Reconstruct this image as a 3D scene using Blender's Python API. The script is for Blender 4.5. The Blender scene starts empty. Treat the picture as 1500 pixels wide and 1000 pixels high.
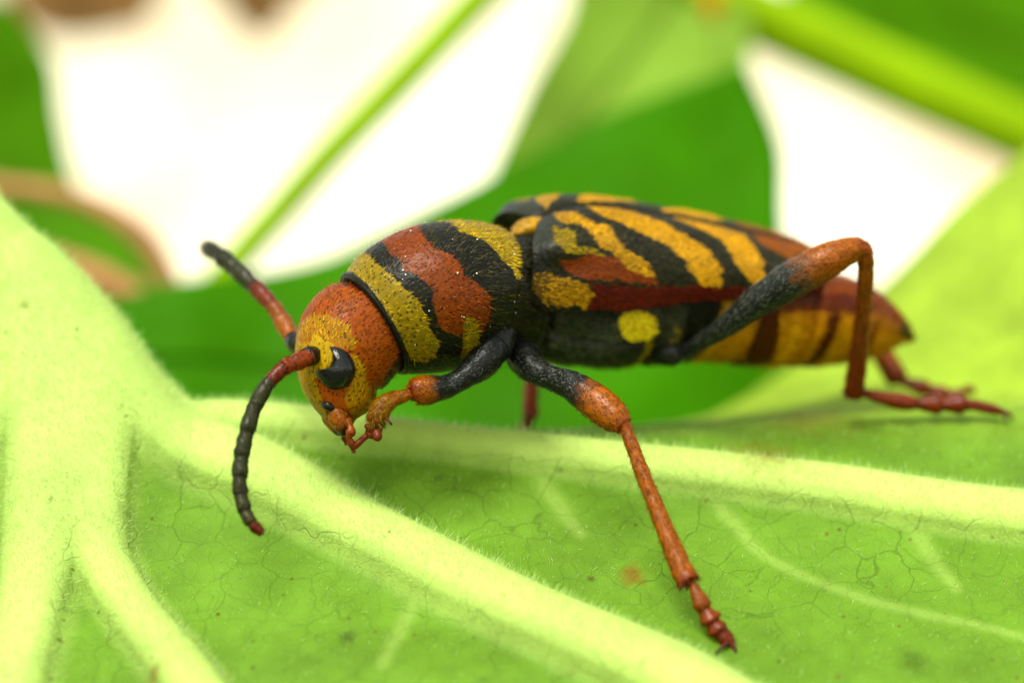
import bpy, math, random
import numpy as np
from mathutils import Vector

rng = np.random.default_rng(7)
random.seed(7)
scene = bpy.context.scene
COL = scene.collection

# ------------------------------------------------------------------ camera, sky, sun, exposure
# one unit = one centimetre; x runs right, y away from the camera, z up
CAM_D = 8.0
cam_data = bpy.data.cameras.new('camera')
cam = bpy.data.objects.new('camera', cam_data)
COL.objects.link(cam)
cam.location = (0, -CAM_D, 0)
cam.rotation_euler = (math.radians(90), 0, 0)
cam_data.sensor_width = 36
cam_data.lens = 96
cam_data.clip_start = 0.1
cam_data.clip_end = 20000
cam_data.dof.use_dof = True
cam_data.dof.focus_distance = CAM_D - 0.10
cam_data.dof.aperture_fstop = 0.30
scene.camera = cam

world = bpy.data.worlds.new('World')
scene.world = world
world.use_nodes = True
wn = world.node_tree
bg = wn.nodes['Background']
sky = wn.nodes.new('ShaderNodeTexSky')
sky.sky_type = 'NISHITA'
sky.sun_disc = False
SUN_ELEV, SUN_ROT = math.radians(58), math.radians(205)
sky.sun_elevation = SUN_ELEV
sky.sun_rotation = SUN_ROT
sky.air_density = 1.0
sky.dust_density = 1.0
sky.ozone_density = 0.6
hs = wn.nodes.new('ShaderNodeHueSaturation'); hs.inputs['Saturation'].default_value = 0.35     # thin white cloud over the blue
tint = wn.nodes.new('ShaderNodeVectorMath'); tint.operation = 'MULTIPLY'; tint.inputs[1].default_value = (1.0, 0.97, 0.84)
wn.links.new(sky.outputs[0], hs.inputs['Color']); wn.links.new(hs.outputs[0], tint.inputs[0])
wn.links.new(tint.outputs[0], bg.inputs[0])
bg.inputs[1].default_value = 0.10

sun_data = bpy.data.lights.new('sun', 'SUN')
sun_data.energy = 1.5
sun_data.angle = math.radians(28)
sun_data.color = (1.0, 0.95, 0.84)
sun = bpy.data.objects.new('sun', sun_data)
COL.objects.link(sun)
# direction towards the sun: azimuth measured as the sky texture does, 0 = +y, growing clockwise
sd = Vector((math.sin(SUN_ROT) * math.cos(SUN_ELEV), math.cos(SUN_ROT) * math.cos(SUN_ELEV), math.sin(SUN_ELEV)))
sun.rotation_euler = sd.to_track_quat('Z', 'Y').to_euler()
sun.location = sd * 30

scene.view_settings.view_transform = 'Standard'
scene.view_settings.look = 'None'
scene.view_settings.gamma = 1.0
scene.view_settings.use_curve_mapping = False
scene.view_settings.exposure = 2.05
scene.cycles.use_denoising = True
scene.cycles.max_bounces = 10
scene.cycles.transmission_bounces = 8
scene.cycles.transparent_max_bounces = 8

# ------------------------------------------------------------------ helpers
U = 1.0 / 500.0          # one drawing unit is 1/500 cm

def C(x, y, w):
    """plan point: drawing units right / down on the plane of the head, w = centimetres behind it"""
    s = (CAM_D + w) / CAM_D
    return np.array(((x - 750) * U * s, w, (500 - y) * U * s))

def CA(a):
    a = np.asarray(a, float)
    s = (CAM_D + a[..., 2]) / CAM_D
    return np.stack([(a[..., 0] - 750) * U * s, a[..., 2], (500 - a[..., 1]) * U * s], -1)

def srgb(r, g, b, k=1.0):
    f = lambda c: ((c / 255 + 0.055) / 1.055) ** 2.4 if c > 10 else c / 255 / 12.92
    return np.array((f(r) * k, f(g) * k, f(b) * k))

def cr(P, t):
    """Catmull-Rom through rows of P at float indices t"""
    P = np.asarray(P, float)
    n = len(P)
    E = np.concatenate([[2 * P[0] - P[1]], P, [2 * P[-1] - P[-2]]])
    i = np.clip(np.floor(t).astype(int), 0, n - 2)
    f = (t - i)
    f = f.reshape(f.shape + (1,) * (P.ndim - 1))
    p0, p1, p2, p3 = E[i], E[i + 1], E[i + 2], E[i + 3]
    return 0.5 * (2 * p1 + (p2 - p0) * f + (2 * p0 - 5 * p1 + 4 * p2 - p3) * f ** 2 + (3 * p1 - p0 - 3 * p2 + p3) * f ** 3)

def nrm(a):
    return a / np.maximum(np.linalg.norm(a, axis=-1, keepdims=True), 1e-12)

def vnoise(p, seed=0):
    """cheap smooth value noise, p (...,3), about -1..1"""
    p = np.asarray(p, float)
    i = np.floor(p).astype(np.int64)
    f = p - i
    f = f * f * (3 - 2 * f)
    def h(d):
        q = i + np.array(d)
        n = (q[..., 0] * 374761393 + q[..., 1] * 668265263 + q[..., 2] * 2147483647 + seed * 974634777) & 0x7fffffff
        n = ((n ^ (n >> 13)) * 1274126177) & 0x7fffffff
        n = n ^ (n >> 16)
        return (n & 0xffff) / 32767.5 - 1.0
    r = 0
    for dx in (0, 1):
        for dy in (0, 1):
            for dz in (0, 1):
                wgt = (f[..., 0] if dx else 1 - f[..., 0]) * (f[..., 1] if dy else 1 - f[..., 1]) * (f[..., 2] if dz else 1 - f[..., 2])
                r = r + wgt * h((dx, dy, dz))
    return r

def grid_faces(nr, nc, closed):
    r = np.arange(nr - 1)[:, None]
    c = np.arange(nc if closed else nc - 1)[None, :]
    c2 = (c + 1) % nc
    return np.stack([r * nc + c, r * nc + c2, (r + 1) * nc + c2, (r + 1) * nc + c], -1).reshape(-1, 4)

def vert_normals(V, F):
    a = V[F[:, 2]] - V[F[:, 0]]
    b = V[F[:, 3 if F.shape[1] == 4 else 1]] - V[F[:, 1 if F.shape[1] == 4 else 0]]
    n = np.cross(a, b)
    N = np.zeros_like(V)
    for k in range(F.shape[1]):
        for ax in range(3):
            N[:, ax] += np.bincount(F[:, k], n[:, ax], len(V))
    return nrm(N)

def mesh_obj(name, V, F, mat, parent=None, col=None, normals=None, smooth=True, attr=None):
    me = bpy.data.meshes.new(name)
    V = np.ascontiguousarray(V, np.float32)
    F = np.ascontiguousarray(F, np.int32)
    k = F.shape[1]
    me.vertices.add(len(V)); me.vertices.foreach_set('co', V.ravel())
    me.loops.add(F.size); me.loops.foreach_set('vertex_index', F.ravel())
    me.polygons.add(len(F)); me.polygons.foreach_set('loop_start', np.arange(0, F.size, k, dtype=np.int32))
    me.update(calc_edges=True)
    me.polygons.foreach_set('use_smooth', np.full(len(F), smooth))
    if col is not None:
        a = me.color_attributes.new('Col', 'FLOAT_COLOR', 'POINT')
        c4 = np.ones((len(V), 4), np.float32); c4[:, :3] = col
        a.data.foreach_set('color', c4.ravel())
    if attr:
        for nm, val in attr.items():
            a = me.attributes.new(nm, 'FLOAT', 'POINT')
            a.data.foreach_set('value', np.ascontiguousarray(val, np.float32))
    if normals is not None:
        me.normals_split_custom_set_from_vertices(np.asarray(normals, np.float32).tolist())
    me.validate(clean_customdata=False)
    me.materials.append(mat)
    o = bpy.data.objects.new(name, me)
    COL.objects.link(o)
    if parent is not None:
        o.parent = parent
    return o

def sub_mesh(V, F, sel):
    f = F[sel]
    u, inv = np.unique(f, return_inverse=True)
    return u, inv.reshape(f.shape)

def tag(o, label=None, cat=None, group=None, kind=None):
    if label: o['label'] = label
    if cat: o['category'] = cat
    if group: o['group'] = group
    if kind: o['kind'] = kind
    return o

def tube(P, n=60, seg=20, squash=1.0, up=(0, 0, 1), bumps=None, world=False):
    """P rows (x, y, w, r): tapered tube with closed ends; returns V, F, s(0..1 per vertex), theta, axis"""
    P = np.asarray(P, float)
    t = np.linspace(0, len(P) - 1, n)
    Q = cr(P, t)
    c = Q[:, :3] if world else CA(Q[:, :3])
    r = np.maximum(Q[:, 3], 0.3) * U
    if bumps is not None:
        r = r * bumps(t / (len(P) - 1))
    # round the ends
    c = np.concatenate([c[:1], c, c[-1:]]); r = np.concatenate([[r[0] * 0.02], r, [r[-1] * 0.02]])
    tt = np.concatenate([[0], t / (len(P) - 1), [1]])
    T = np.gradient(c, axis=0); T[0] = T[1]; T[-1] = T[-2]
    T = nrm(T)
    upv = np.array(up, float)
    fr = []
    a = nrm(np.cross(T[0], upv))
    for k in range(len(T)):
        a = nrm(a - T[k] * np.dot(a, T[k])); fr.append(a)
    A = np.array(fr); B = np.cross(A, T)
    th = np.linspace(0, 2 * np.pi, seg, endpoint=False)
    V = c[:, None] + (A[:, None] * np.cos(th)[None, :, None] + B[:, None] * (np.sin(th) * squash)[None, :, None]) * r[:, None, None]
    V = V.reshape(-1, 3)
    F = grid_faces(len(c), seg, True)
    return V, F, np.repeat(tt, seg), np.tile(th, len(c)), np.repeat(T, seg, 0)

def pip(x, y, poly):
    """points in polygon"""
    poly = np.asarray(poly, float)
    ins = np.zeros(x.shape, bool)
    j = len(poly) - 1
    for i in range(len(poly)):
        xi, yi = poly[i]; xj, yj = poly[j]
        c = ((yi > y) != (yj > y))
        with np.errstate(divide='ignore', invalid='ignore'):
            ins ^= c & (x < (xj - xi) * (y - yi) / (yj - yi + 1e-15) + xi)
        j = i
    return ins

# ------------------------------------------------------------------ materials
def new_mat(name):
    m = bpy.data.materials.new(name); m.use_nodes = True
    nt = m.node_tree
    return m, nt, nt.nodes['Principled BSDF'], nt.nodes['Material Output']

def N(nt, typ, **kw):
    n = nt.nodes.new(typ)
    for k, v in kw.items():
        setattr(n, k, v)
    return n

def mat_cuticle(name, rough=0.33, bump=0.25, scale=60.0, spec=0.10, coat=0.0, pits=75.0, pit_dark=0.25):
    m, nt, b, out = new_mat(name)
    at = N(nt, 'ShaderNodeAttribute', attribute_name='Col')
    tc = N(nt, 'ShaderNodeTexCoord')
    nz = N(nt, 'ShaderNodeTexNoise'); nz.inputs['Scale'].default_value = scale; nz.inputs['Detail'].default_value = 5
    nt.links.new(tc.outputs['Object'], nz.inputs['Vector'])
    mr = N(nt, 'ShaderNodeMapRange'); mr.inputs['To Min'].default_value = 0.72; mr.inputs['To Max'].default_value = 1.28
    nt.links.new(nz.outputs[0], mr.inputs['Value'])
    mx = N(nt, 'ShaderNodeVectorMath', operation='SCALE')
    nt.links.new(at.outputs['Color'], mx.inputs[0]); nt.links.new(mr.outputs[0], mx.inputs['Scale'])
    vo = N(nt, 'ShaderNodeTexVoronoi'); vo.inputs['Scale'].default_value = pits
    nt.links.new(tc.outputs['Object'], vo.inputs['Vector'])
    pd = N(nt, 'ShaderNodeMapRange', interpolation_type='SMOOTHSTEP'); pd.inputs['From Min'].default_value = 0.16; pd.inputs['From Max'].default_value = 0.42
    pd.inputs['To Min'].default_value = pit_dark; pd.inputs['To Max'].default_value = 1.0
    nt.links.new(vo.outputs['Distance'], pd.inputs['Value'])
    mp = N(nt, 'ShaderNodeVectorMath', operation='SCALE')
    nt.links.new(mx.outputs[0], mp.inputs[0]); nt.links.new(pd.outputs[0], mp.inputs['Scale'])
    nt.links.new(mp.outputs[0], b.inputs['Base Color'])
    ad = N(nt, 'ShaderNodeMath', operation='ADD')
    nt.links.new(nz.outputs[0], ad.inputs[0]); nt.links.new(pd.outputs[0], ad.inputs[1])
    bp = N(nt, 'ShaderNodeBump'); bp.inputs['Strength'].default_value = bump; bp.inputs['Distance'].default_value = 0.006
    nt.links.new(ad.outputs[0], bp.inputs['Height']); nt.links.new(bp.outputs[0], b.inputs['Normal'])
    b.inputs['Roughness'].default_value = rough
    b.inputs['Specular IOR Level'].default_value = spec
    b.inputs['Coat Weight'].default_value = coat
    return m

def mat_hair(name, trans=0.3, rough=0.45):
    m, nt, b, out = new_mat(name)
    at = N(nt, 'ShaderNodeAttribute', attribute_name='Col')
    nt.links.new(at.outputs['Color'], b.inputs['Base Color'])
    b.inputs['Roughness'].default_value = rough; b.inputs['Specular IOR Level'].default_value = 0.12
    tr = N(nt, 'ShaderNodeBsdfTranslucent'); nt.links.new(at.outputs['Color'], tr.inputs[0])
    mx = N(nt, 'ShaderNodeMixShader'); mx.inputs[0].default_value = trans
    nt.links.new(b.outputs[0], mx.inputs[1]); nt.links.new(tr.outputs[0], mx.inputs[2])
    nt.links.new(mx.outputs[0], out.inputs[0])
    return m

def mat_leaf(name, base, trans_col, trans=0.4, rough=0.5, vary=0.25, scale=3.0, use_attr=False, bump=0.2, fine=60.0, veins=0.0, vein_scale=7.0):
    m, nt, b, out = new_mat(name)
    tc = N(nt, 'ShaderNodeTexCoord')
    nz = N(nt, 'ShaderNodeTexNoise'); nz.inputs['Scale'].default_value = scale; nz.inputs['Detail'].default_value = 6
    nt.links.new(tc.outputs['Object'], nz.inputs['Vector'])
    mr = N(nt, 'ShaderNodeMapRange'); mr.inputs['From Min'].default_value = 0.3; mr.inputs['From Max'].default_value = 0.7
    mr.inputs['To Min'].default_value = 1 - vary; mr.inputs['To Max'].default_value = 1 + vary
    nt.links.new(nz.outputs[0], mr.inputs['Value'])
    mx = N(nt, 'ShaderNodeVectorMath', operation='SCALE')
    if use_attr:
        at = N(nt, 'ShaderNodeAttribute', attribute_name='Col'); src = at.outputs['Color']
    else:
        rg = N(nt, 'ShaderNodeRGB'); rg.outputs[0].default_value = (*base, 1); src = rg.outputs[0]
    nt.links.new(src, mx.inputs[0]); nt.links.new(mr.outputs[0], mx.inputs['Scale'])
    colr = mx.outputs[0]
    fz = N(nt, 'ShaderNodeTexNoise'); fz.inputs['Scale'].default_value = fine; fz.inputs['Detail'].default_value = 4
    nt.links.new(tc.outputs['Object'], fz.inputs['Vector'])
    height = fz.outputs[0]
    if veins > 0:
        wz = N(nt, 'ShaderNodeTexNoise'); wz.inputs['Scale'].default_value = 9
        nt.links.new(tc.outputs['Object'], wz.inputs['Vector'])
        wm = N(nt, 'ShaderNodeVectorMath', operation='SCALE'); wm.inputs['Scale'].default_value = 0.10
        nt.links.new(wz.outputs['Color'], wm.inputs[0])
        wa = N(nt, 'ShaderNodeVectorMath', operation='ADD')
        nt.links.new(tc.outputs['Object'], wa.inputs[0]); nt.links.new(wm.outputs[0], wa.inputs[1])
        hs = []
        for sc, wd in ((vein_scale, 0.022), (vein_scale * 2.6, 0.04)):
            vo = N(nt, 'ShaderNodeTexVoronoi', feature='DISTANCE_TO_EDGE'); vo.inputs['Scale'].default_value = sc
            nt.links.new(wa.outputs[0], vo.inputs['Vector'])
            ln = N(nt, 'ShaderNodeMapRange', interpolation_type='SMOOTHSTEP'); ln.inputs['From Max'].default_value = wd
            nt.links.new(vo.outputs['Distance'], ln.inputs['Value'])
            hs.append(ln.outputs[0])
        va = N(nt, 'ShaderNodeAttribute', attribute_name='rib')          # veins fade out where the ribs are
        c1 = N(nt, 'ShaderNodeMath', operation='MULTIPLY_ADD'); c1.inputs[1].default_value = 1.0; c1.inputs[2].default_value = 0.0
        fade = N(nt, 'ShaderNodeTexNoise'); fade.inputs['Scale'].default_value = 3.2; fade.inputs['Detail'].default_value = 3
        nt.links.new(tc.outputs['Object'], fade.inputs['Vector'])
        fr = N(nt, 'ShaderNodeMapRange'); fr.inputs['From Min'].default_value = 0.34; fr.inputs['From Max'].default_value = 0.60
        fr.inputs['To Min'].default_value = 0.96; fr.inputs['To Max'].default_value = 0.68
        nt.links.new(fade.outputs[0], fr.inputs['Value'])
        lv = N(nt, 'ShaderNodeMapRange'); nt.links.new(hs[0], lv.inputs['Value']); nt.links.new(fr.outputs[0], lv.inputs['To Min'])
        nt.links.new(lv.outputs[0], c1.inputs[0])
        c2 = N(nt, 'ShaderNodeMath', operation='MULTIPLY_ADD'); c2.inputs[1].default_value = 0.10; c2.inputs[2].default_value = 0.90
        nt.links.new(hs[1], c2.inputs[0])
        cm = N(nt, 'ShaderNodeMath', operation='MULTIPLY'); nt.links.new(c1.outputs[0], cm.inputs[0]); nt.links.new(c2.outputs[0], cm.inputs[1])
        om = N(nt, 'ShaderNodeMath', operation='MAXIMUM'); nt.links.new(cm.outputs[0], om.inputs[0]); nt.links.new(va.outputs['Fac'], om.inputs[1])
        m2 = N(nt, 'ShaderNodeVectorMath', operation='SCALE'); nt.links.new(colr, m2.inputs[0]); nt.links.new(om.outputs[0], m2.inputs['Scale'])
        colr = m2.outputs[0]
        hm = N(nt, 'ShaderNodeMath', operation='MULTIPLY_ADD'); hm.inputs[1].default_value = 3.0 * veins
        nt.links.new(om.outputs[0], hm.inputs[0]); nt.links.new(fz.outputs[0], hm.inputs[2])
        height = hm.outputs[0]
    bp = N(nt, 'ShaderNodeBump'); bp.inputs['Strength'].default_value = bump; bp.inputs['Distance'].default_value = 0.012
    nt.links.new(height, bp.inputs['Height']); nt.links.new(bp.outputs[0], b.inputs['Normal'])
    nt.links.new(colr, b.inputs['Base Color'])
    b.inputs['Roughness'].default_value = rough
    b.inputs['Specular IOR Level'].default_value = 0.12 if use_attr else 0.03
    tr = N(nt, 'ShaderNodeBsdfTranslucent')
    tm = N(nt, 'ShaderNodeVectorMath', operation='MULTIPLY'); tm.inputs[1].default_value = trans_col
    nt.links.new(colr, tm.inputs[0]); nt.links.new(tm.outputs[0], tr.inputs[0])
    ms = N(nt, 'ShaderNodeMixShader'); ms.inputs[0].default_value = trans
    nt.links.new(b.outputs[0], ms.inputs[1]); nt.links.new(tr.outputs[0], ms.inputs[2])
    nt.links.new(ms.outputs[0], out.inputs[0])
    return m

M_CUT = mat_cuticle('beetle_cuticle')
M_LEG = mat_cuticle('leg_cuticle', rough=0.30, bump=0.25, scale=90, spec=0.16, pits=90, pit_dark=0.35)
M_ELY = mat_cuticle('elytron_cuticle', rough=0.36, bump=0.25, scale=120, pits=95, pit_dark=0.4)
M_FUR = mat_hair('beetle_hair')
M_LEAFHAIR = mat_hair('leaf_hair', trans=0.5)

# ------------------------------------------------------------------ ground
def build_ground():
    m, nt, b, out = new_mat('ground_soil')
    tc = N(nt, 'ShaderNodeTexCoord')
    nz = N(nt, 'ShaderNodeTexNoise'); nz.inputs['Scale'].default_value = 0.15; nz.inputs['Detail'].default_value = 8
    nt.links.new(tc.outputs['Object'], nz.inputs['Vector'])
    rp = N(nt, 'ShaderNodeValToRGB')
    rp.color_ramp.elements[0].color = (0.05, 0.09, 0.015, 1); rp.color_ramp.elements[0].position = 0.4
    rp.color_ramp.elements[1].color = (0.20, 0.16, 0.09, 1); rp.color_ramp.elements[1].position = 0.62
    nt.links.new(nz.outputs[0], rp.inputs[0]); nt.links.new(rp.outputs[0], b.inputs['Base Color'])
    b.inputs['Roughness'].default_value = 0.9
    S = 9000.0
    o = mesh_obj('ground', np.array([(-S, -S, -45), (S, -S, -45), (S, S, -45), (-S, S, -45)]), np.array([[0, 1, 2, 3]]), m, smooth=False)
    tag(o, kind='structure')
build_ground()

def build_bank():
    m, nt, b, out = new_mat('pale_gravel')
    tc = N(nt, 'ShaderNodeTexCoord')
    n1 = N(nt, 'ShaderNodeTexNoise'); n1.inputs['Scale'].default_value = 0.09; n1.inputs['Detail'].default_value = 5
    nt.links.new(tc.outputs['Object'], n1.inputs['Vector'])
    rp = N(nt, 'ShaderNodeValToRGB')
    e = rp.color_ramp.elements
    e[0].position = 0.34; e[0].color = (0.40, 0.29, 0.19, 1)
    e[1].position = 0.45; e[1].color = (0.46, 0.42, 0.29, 1)
    e.new(0.60).color = (0.62, 0.60, 0.47, 1)
    nt.links.new(n1.outputs[0], rp.inputs[0]); nt.links.new(rp.outputs[0], b.inputs['Base Color'])
    b.inputs['Roughness'].default_value = 0.9; b.inputs['Specular IOR Level'].default_value = 0.1
    xs = np.linspace(-260, 260, 105); ts = np.linspace(0, 1, 60)
    X, T = np.meshgrid(xs, ts)
    V = np.stack([X, 70 + 90 * T + 0.001 * X ** 2 * 0.5, -46 + 95 * T ** 1.15], -1).reshape(-1, 3)
    V[:, 2] += 1.6 * vnoise(V * 0.12, 31) + 0.7 * vnoise(V * 0.4, 32)
    o = mesh_obj('gravel_bank', V, grid_faces(60, 105, False), m)
    tag(o, kind='structure')
build_bank()

# ------------------------------------------------------------------ the leaf under the beetle
LEAF_COLS = np.array([-360, -60, 240, 600, 900, 1200, 1500, 1900], float)
LEAF_W = np.array([-0.95, -0.5, -0.22, 0.02, 0.17, 0.32, 0.5, 0.87, 1.3, 1.8, 2.3])
LEAF_Y = np.array([
    # -360   -60   240   600   900  1200  1500  1900
    [1560, 1400, 1330, 1300, 1300, 1300, 1310, 1330],   # -0.95
    [1260, 1090, 1020, 1000, 1000, 1010, 1015, 1030],   # -0.5
    [1160,  960,  890,  875,  880,  900,  905,  920],   # -0.22
    [1080,  850,  780,  765,  775,  795,  810,  820],   #  0.02
    [1040,  790,  700,  695,  705,  715,  740,  745],   #  0.17
    [1020,  750,  655,  648,  650,  660,  680,  680],   #  0.32
    [1010,  740,  640,  635,  630,  620,  615,  600],   #  0.5
    [1020,  760,  660,  655,  630,  598,  580,  540],   #  0.87
    [1050,  800,  700,  690,  640,  560,  470,  380],   #  1.3
    [1090,  850,  760,  740,  680,  520,  340,  200],   #  1.8
    [1140,  900,  820,  800,  720,  500,  225,  40],    #  2.3
], float)

def hermite(X, Y, x):
    """smooth curve through knots X (uneven); Y is (knots, ...) and x picks one value per trailing entry"""
    h = np.diff(X)
    sl = np.diff(Y, axis=0) / h.reshape(-1, *([1] * (Y.ndim - 1)))
    hh = h.reshape(-1, *([1] * (Y.ndim - 1)))
    m = np.concatenate([sl[:1], (sl[:-1] * hh[1:] + sl[1:] * hh[:-1]) / (hh[1:] + hh[:-1]), sl[-1:]])
    i = np.clip(np.searchsorted(X, x, side='right') - 1, 0, len(X) - 2)
    t = (x - X[i]) / h[i]
    if Y.ndim == 1:
        y0, y1, m0, m1 = Y[i], Y[i + 1], m[i], m[i + 1]
    else:
        g = lambda A, k: np.take_along_axis(A, (i + k)[None], 0)[0]
        y0, y1, m0, m1 = g(Y, 0), g(Y, 1), g(m, 0), g(m, 1)
    t2, t3 = t * t, t * t * t
    return (2 * t3 - 3 * t2 + 1) * y0 + (t3 - 2 * t2 + t) * h[i] * m0 + (3 * t2 - 2 * t3) * y1 + (t3 - t2) * h[i] * m1

def leaf_base(x, w):
    """point on the unribbed blade for plan coordinates x (drawing units) and w (cm)"""
    x = np.asarray(x, float); w = np.asarray(w, float)
    R = np.stack([hermite(LEAF_COLS, LEAF_Y[k], x) for k in range(len(LEAF_W))], 0)
    y = hermite(LEAF_W, R, w)
    g = stalk_k(x, w)
    return np.stack([x, y * (1 - g) + (286 + 1.07 * x) * g, w], -1)

def sstep(a, b, x):
    t = np.clip((x - a) / (b - a), 0, 1)
    return t * t * (3 - 2 * t)

def stalk_k(x, w):
    """1 on the crest of the stalk that leaves the node, 0 away from it"""
    f = 1 - sstep(150, 320, x)
    t = np.clip((w + 0.10) / 0.55, 0, 1)
    up = np.sin(t * np.pi / 2) ** 2
    dn = 1 - sstep(0.47, 0.85, w)
    return f * np.where(w < 0.45, up, dn)

# ribs: plan polylines (x, w, half width, height) in drawing units
RIBS = [
    [(90, 0.36, 100, 60), (200, 0.29, 90, 72), (330, 0.20, 70, 66), (500, 0.02, 62, 60), (800, -0.32, 64, 62), (1050, -0.56, 66, 66), (1400, -0.95, 70, 70)],
    [(110, 0.36, 80, 50), (250, 0.38, 62, 70), (450, 0.36, 50, 60), (600, 0.31, 46, 50), (760, 0.265, 46, 44), (1000, 0.21, 48, 46), (1300, 0.155, 52, 48), (1500, 0.13, 56, 50), (1900, 0.10, 60, 54)],
    [(100, 0.30, 95, 50), (80, 0.14, 85, 60), (62, -0.02, 70, 62), (40, -0.25, 60, 60), (15, -0.5, 60, 60), (-10, -0.95, 66, 60)],
    [(120, 0.28, 90, 50), (130, 0.13, 78, 60), (142, 0.00, 56, 58), (175, -0.15, 46, 50), (235, -0.35, 46, 50), (320, -0.6, 50, 50), (420, -0.95, 50, 50)],
]
# small side veins
VEINS = [
    [(785, 0.24, 15, 8), (795, 0.17, 14, 7), (815, 0.10, 12, 6), (850, 0.0, 9, 3)],
    [(1030, 0.20, 13, 7), (1050, 0.12, 12, 6), (1080, 0.05, 10, 4), (1130, -0.04, 9, 2), (1300, -0.18, 9, 2), (1520, -0.3, 9, 2)],
    [(1325, 0.15, 17, 9), (1335, 0.09, 16, 8), (1355, 0.02, 13, 6), (1400, -0.12, 9, 3)],
    [(620, -0.13, 12, 4), (600, -0.26, 11, 3), (560, -0.45, 9, 2)],
]

def rib_field(P, specs, n=64):
    """for every point: height, closeness 0..1 and index of the nearest rib"""
    H = np.zeros(len(P)); near = np.full(len(P), 9.0); idx = np.zeros(len(P), int)
    hs = []
    for k, sp in enumerate(specs):
        sp = np.array(sp, float)
        q = cr(sp, np.linspace(0, len(sp) - 1, n))
        L = CA(leaf_base(q[:, 0], q[:, 1]))
        lo, hi = L.min(0) - 0.5, L.max(0) + 0.5
        inb = np.all((P > lo) & (P < hi), 1)
        d = np.full(len(P), 9.0); wd = np.ones(len(P)); hh = np.zeros(len(P))
        Pi = P[inb]
        if len(Pi):
            bd = np.full(len(Pi), 9.0); bt = np.zeros(len(Pi)); 
            for j in range(n - 1):
                a, b = L[j], L[j + 1]
                ab = b - a
                t = np.clip(((Pi - a) @ ab) / max(ab @ ab, 1e-12), 0, 1)
                dd = np.linalg.norm(Pi - a - t[:, None] * ab, axis=1)
                m = dd < bd
                bd[m] = dd[m]; bt[m] = j + t[m]
            ii = bt
            wd[inb] = np.interp(ii, np.arange(n), q[:, 2]) * U
            hh[inb] = np.interp(ii, np.arange(n), q[:, 3]) * U
            d[inb] = bd
        z = d / wd
        # round crest with a flared foot
        prof = np.where(z < 0.78, np.sqrt(np.clip(1 - z ** 2, 0, 1)), 0)
        foot = 0.6258 * np.exp(-np.clip(z - 0.78, 0, 9) * 4.6)
        foot = np.where(z < 0.78, 0, foot)
        hs.append(hh * (prof + foot))
        m = z < near
        near[m] = z[m]; idx[m] = k
    hs = np.array(hs)
    k = 0.02
    H = k * np.log(np.exp(hs / k).sum(0)) - k * math.log(len(hs))   # smooth maximum
    return np.maximum(H, 0), near, idx

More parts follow.
